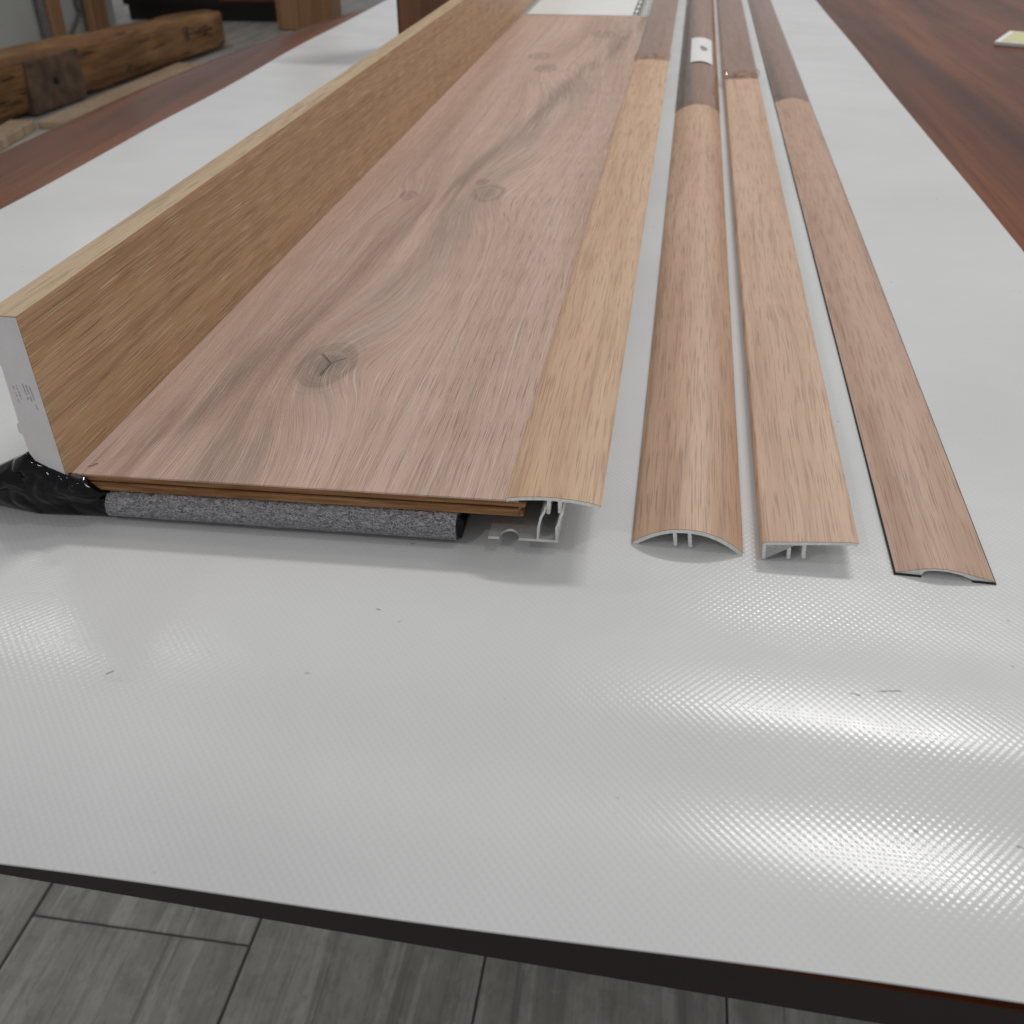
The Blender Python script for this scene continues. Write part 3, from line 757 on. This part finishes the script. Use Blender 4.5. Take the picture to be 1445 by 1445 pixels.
# ------------------------------------------------------------------ background: old beam on the floor
def beam_pt(t, a):                                   # t along, a around (rounded square)
    ex = 9.0
    c, s = math.cos(a), math.sin(a)
    r = (abs(c)**ex + abs(s)**ex)**(-1/ex)
    return c*r, s*r
bmv, bmf = [], []
NB, NA = 46, 28
B0, B1 = Vector((-2.93, 2.9)), Vector((-2.60, 5.90))
dirb = (B1-B0).normalized(); per = Vector((dirb.y, -dirb.x))
for i in range(NB+1):
    t = i/NB; endk = 1.0
    if t > 0.93: endk = 1 - 0.45*((t-0.93)/0.07)**3
    for k in range(NA):
        cx, cz = beam_pt(t, 2*math.pi*k/NA)
        hw, hh = 0.118*endk, (0.118 - 0.022*t)*(0.92 + 0.08*endk)*(0.9+0.1*endk)
        q = B0 + (B1-B0)*t
        nz = mnoise.noise(Vector((t*14, cx*1.2, cz*1.2+3)))*0.010 + mnoise.noise(Vector((t*4, cx*0.6, cz*0.6)))*0.018
        px = q + per*(cx*(hw+nz))
        bmv.append((px.x, px.y, FLOOR + 0.126 - 0.022*t + cz*(hh+nz*0.6) + 0.015*math.sin(t*5)*(cz > 0)))
for i in range(NB):
    for k in range(NA):
        j = (k+1) % NA; bmf.append((i*NA+k, i*NA+j, (i+1)*NA+j, (i+1)*NA+k))
bmf.append(tuple(range(NA))); bmf.append(tuple(NB*NA+k for k in range(NA)))
bmth = thing('old_beam', (B1.x, (B0.y+B1.y)/2, FLOOR), 'thick rough hewn old timber beam lying on the floor', 'beam')
mesh_obj('timber', bmv, bmf, MT['beam'], bmth, True)
def on_beam(name, y, w_, z0, z1, m, out=0.006):
    t = (y-B0.y)/(B1.y-B0.y); q = B0 + (B1-B0)*t + per*0.110
    o = box(name, (-0.03, -w_/2, z0), (out+0.008, w_/2, z1), m, None, 0.006, 2)
    xform(o, Matrix.Translation((q.x, q.y, FLOOR)) @ Matrix.Rotation(math.atan2(per.y, per.x), 4, 'Z'))
    o.parent = bmth; o.matrix_parent_inverse = Matrix.Translation(-Vector(bmth.location)); return o
on_beam('tenon_end', 4.33, 0.36, 0.008, 0.214, MT['endgrain'], 0.014)
on_beam('peg_hole', 4.32, 0.035, 0.100, 0.130, MT['hole'], 0.018)
on_beam('peg', 5.42, 0.055, 0.100, 0.150, MT['endgrain'], 0.003)
on_beam('peg', 4.88, 0.045, 0.045, 0.095, MT['endgrain'], 0.003)
# pale boards lying beside it
def board(name, a, b, wid, th, m, label, z=0.0, group=None):
    a, b = Vector(a), Vector(b); L = (b-a).length
    o = box(name, (0, -wid/2, 0), (L, wid/2, th), m, None, 0.004)
    o.data.transform(Matrix.Rotation(math.pi/2, 4, 'Z'))       # grain along local y
    o.location = (a.x, a.y, FLOOR+z); o.rotation_euler = (0, 0, math.atan2((b-a).y, (b-a).x)-math.pi/2)
    return tag(o, label, 'board', group)
board('pale_board', (-2.475, 3.95), (-2.445, 5.22), 0.15, 0.03, MT['palewood'], 'long pale raw pine board on the floor beside the old beam')
board('short_board', (-2.53, 3.45), (-2.60, 3.93), 0.10, 0.04, MT['palewood'], 'short pale board end on the floor by the long pine board')

# battens standing at the wall, pipe, cable, cabinet, post
for ya, yb_, nm in ((5.785, 5.905, 'nearer to the grey pipe'), (6.225, 6.40, 'next to the black cabinet')):
    o = box('batten', (-3.535, ya, FLOOR+0.001), (-3.485, yb_, FLOOR+2.0), MT['postwood'], None, 0.006, 2)
    tag(o, 'upright brown wooden batten against the white wall, ' + nm, 'batten', 'battens against the white wall')
tag(tube('wall_pipe', [(-3.535, 5.78, FLOOR), (-3.535, 5.775, FLOOR+0.3), (-3.535, 5.76, FLOOR+1.8)], 0.026, MT['pipe']), 'grey pipe running up the white wall beside a brown batten', 'pipe')
tag(tube('cable', [(-3.545, 6.04, FLOOR+0.009), (-3.545, 6.10, FLOOR+0.05), (-3.545, 6.19, FLOOR+0.11), (-3.548, 6.17, FLOOR+0.16), (-3.548, 6.21, FLOOR+0.25), (-3.548, 6.15, FLOOR+0.7)], 0.010, MT['cable']), 'thin grey cable hanging on the white wall between the brown battens', 'cable')
cb = thing('cabinet', (-3.0, 6.85, FLOOR), 'black lacquered cabinet with reddish brown drawers behind the old beam', 'cabinet')
box('plinth', (-3.52, 6.74, FLOOR), (-2.46, 7.2, FLOOR+0.09), MT['darkwood'], cb)
box('carcass', (-3.54, 6.72, FLOOR+0.0905), (-2.46, 7.22, FLOOR+0.9), MT['darkwood'], cb)
for k in range(3):
    d = box('drawer', (-2.90, 6.700, FLOOR+0.115+0.26*k), (-2.48, 6.7195, FLOOR+0.35+0.26*k), MT['redwood'], cb, 0.004)
    h = box('handle', (-2.74, 6.676, FLOOR+0.24+0.26*k), (-2.64, 6.6995, FLOOR+0.255+0.26*k), MT['alu'], None, 0.003); subpart(h, d); h.matrix_parent_inverse = Matrix.Identity(4)
pp = thing('wooden_post', (-2.25, 6.5, FLOOR), 'broad orange brown wooden post standing on the tiles beside the black cabinet', 'post')
box('shaft', (-2.425, 6.42, FLOOR+0.001), (-2.075, 6.60, FLOOR+1.8), MT['postwood'], pp, 0.01, 2)
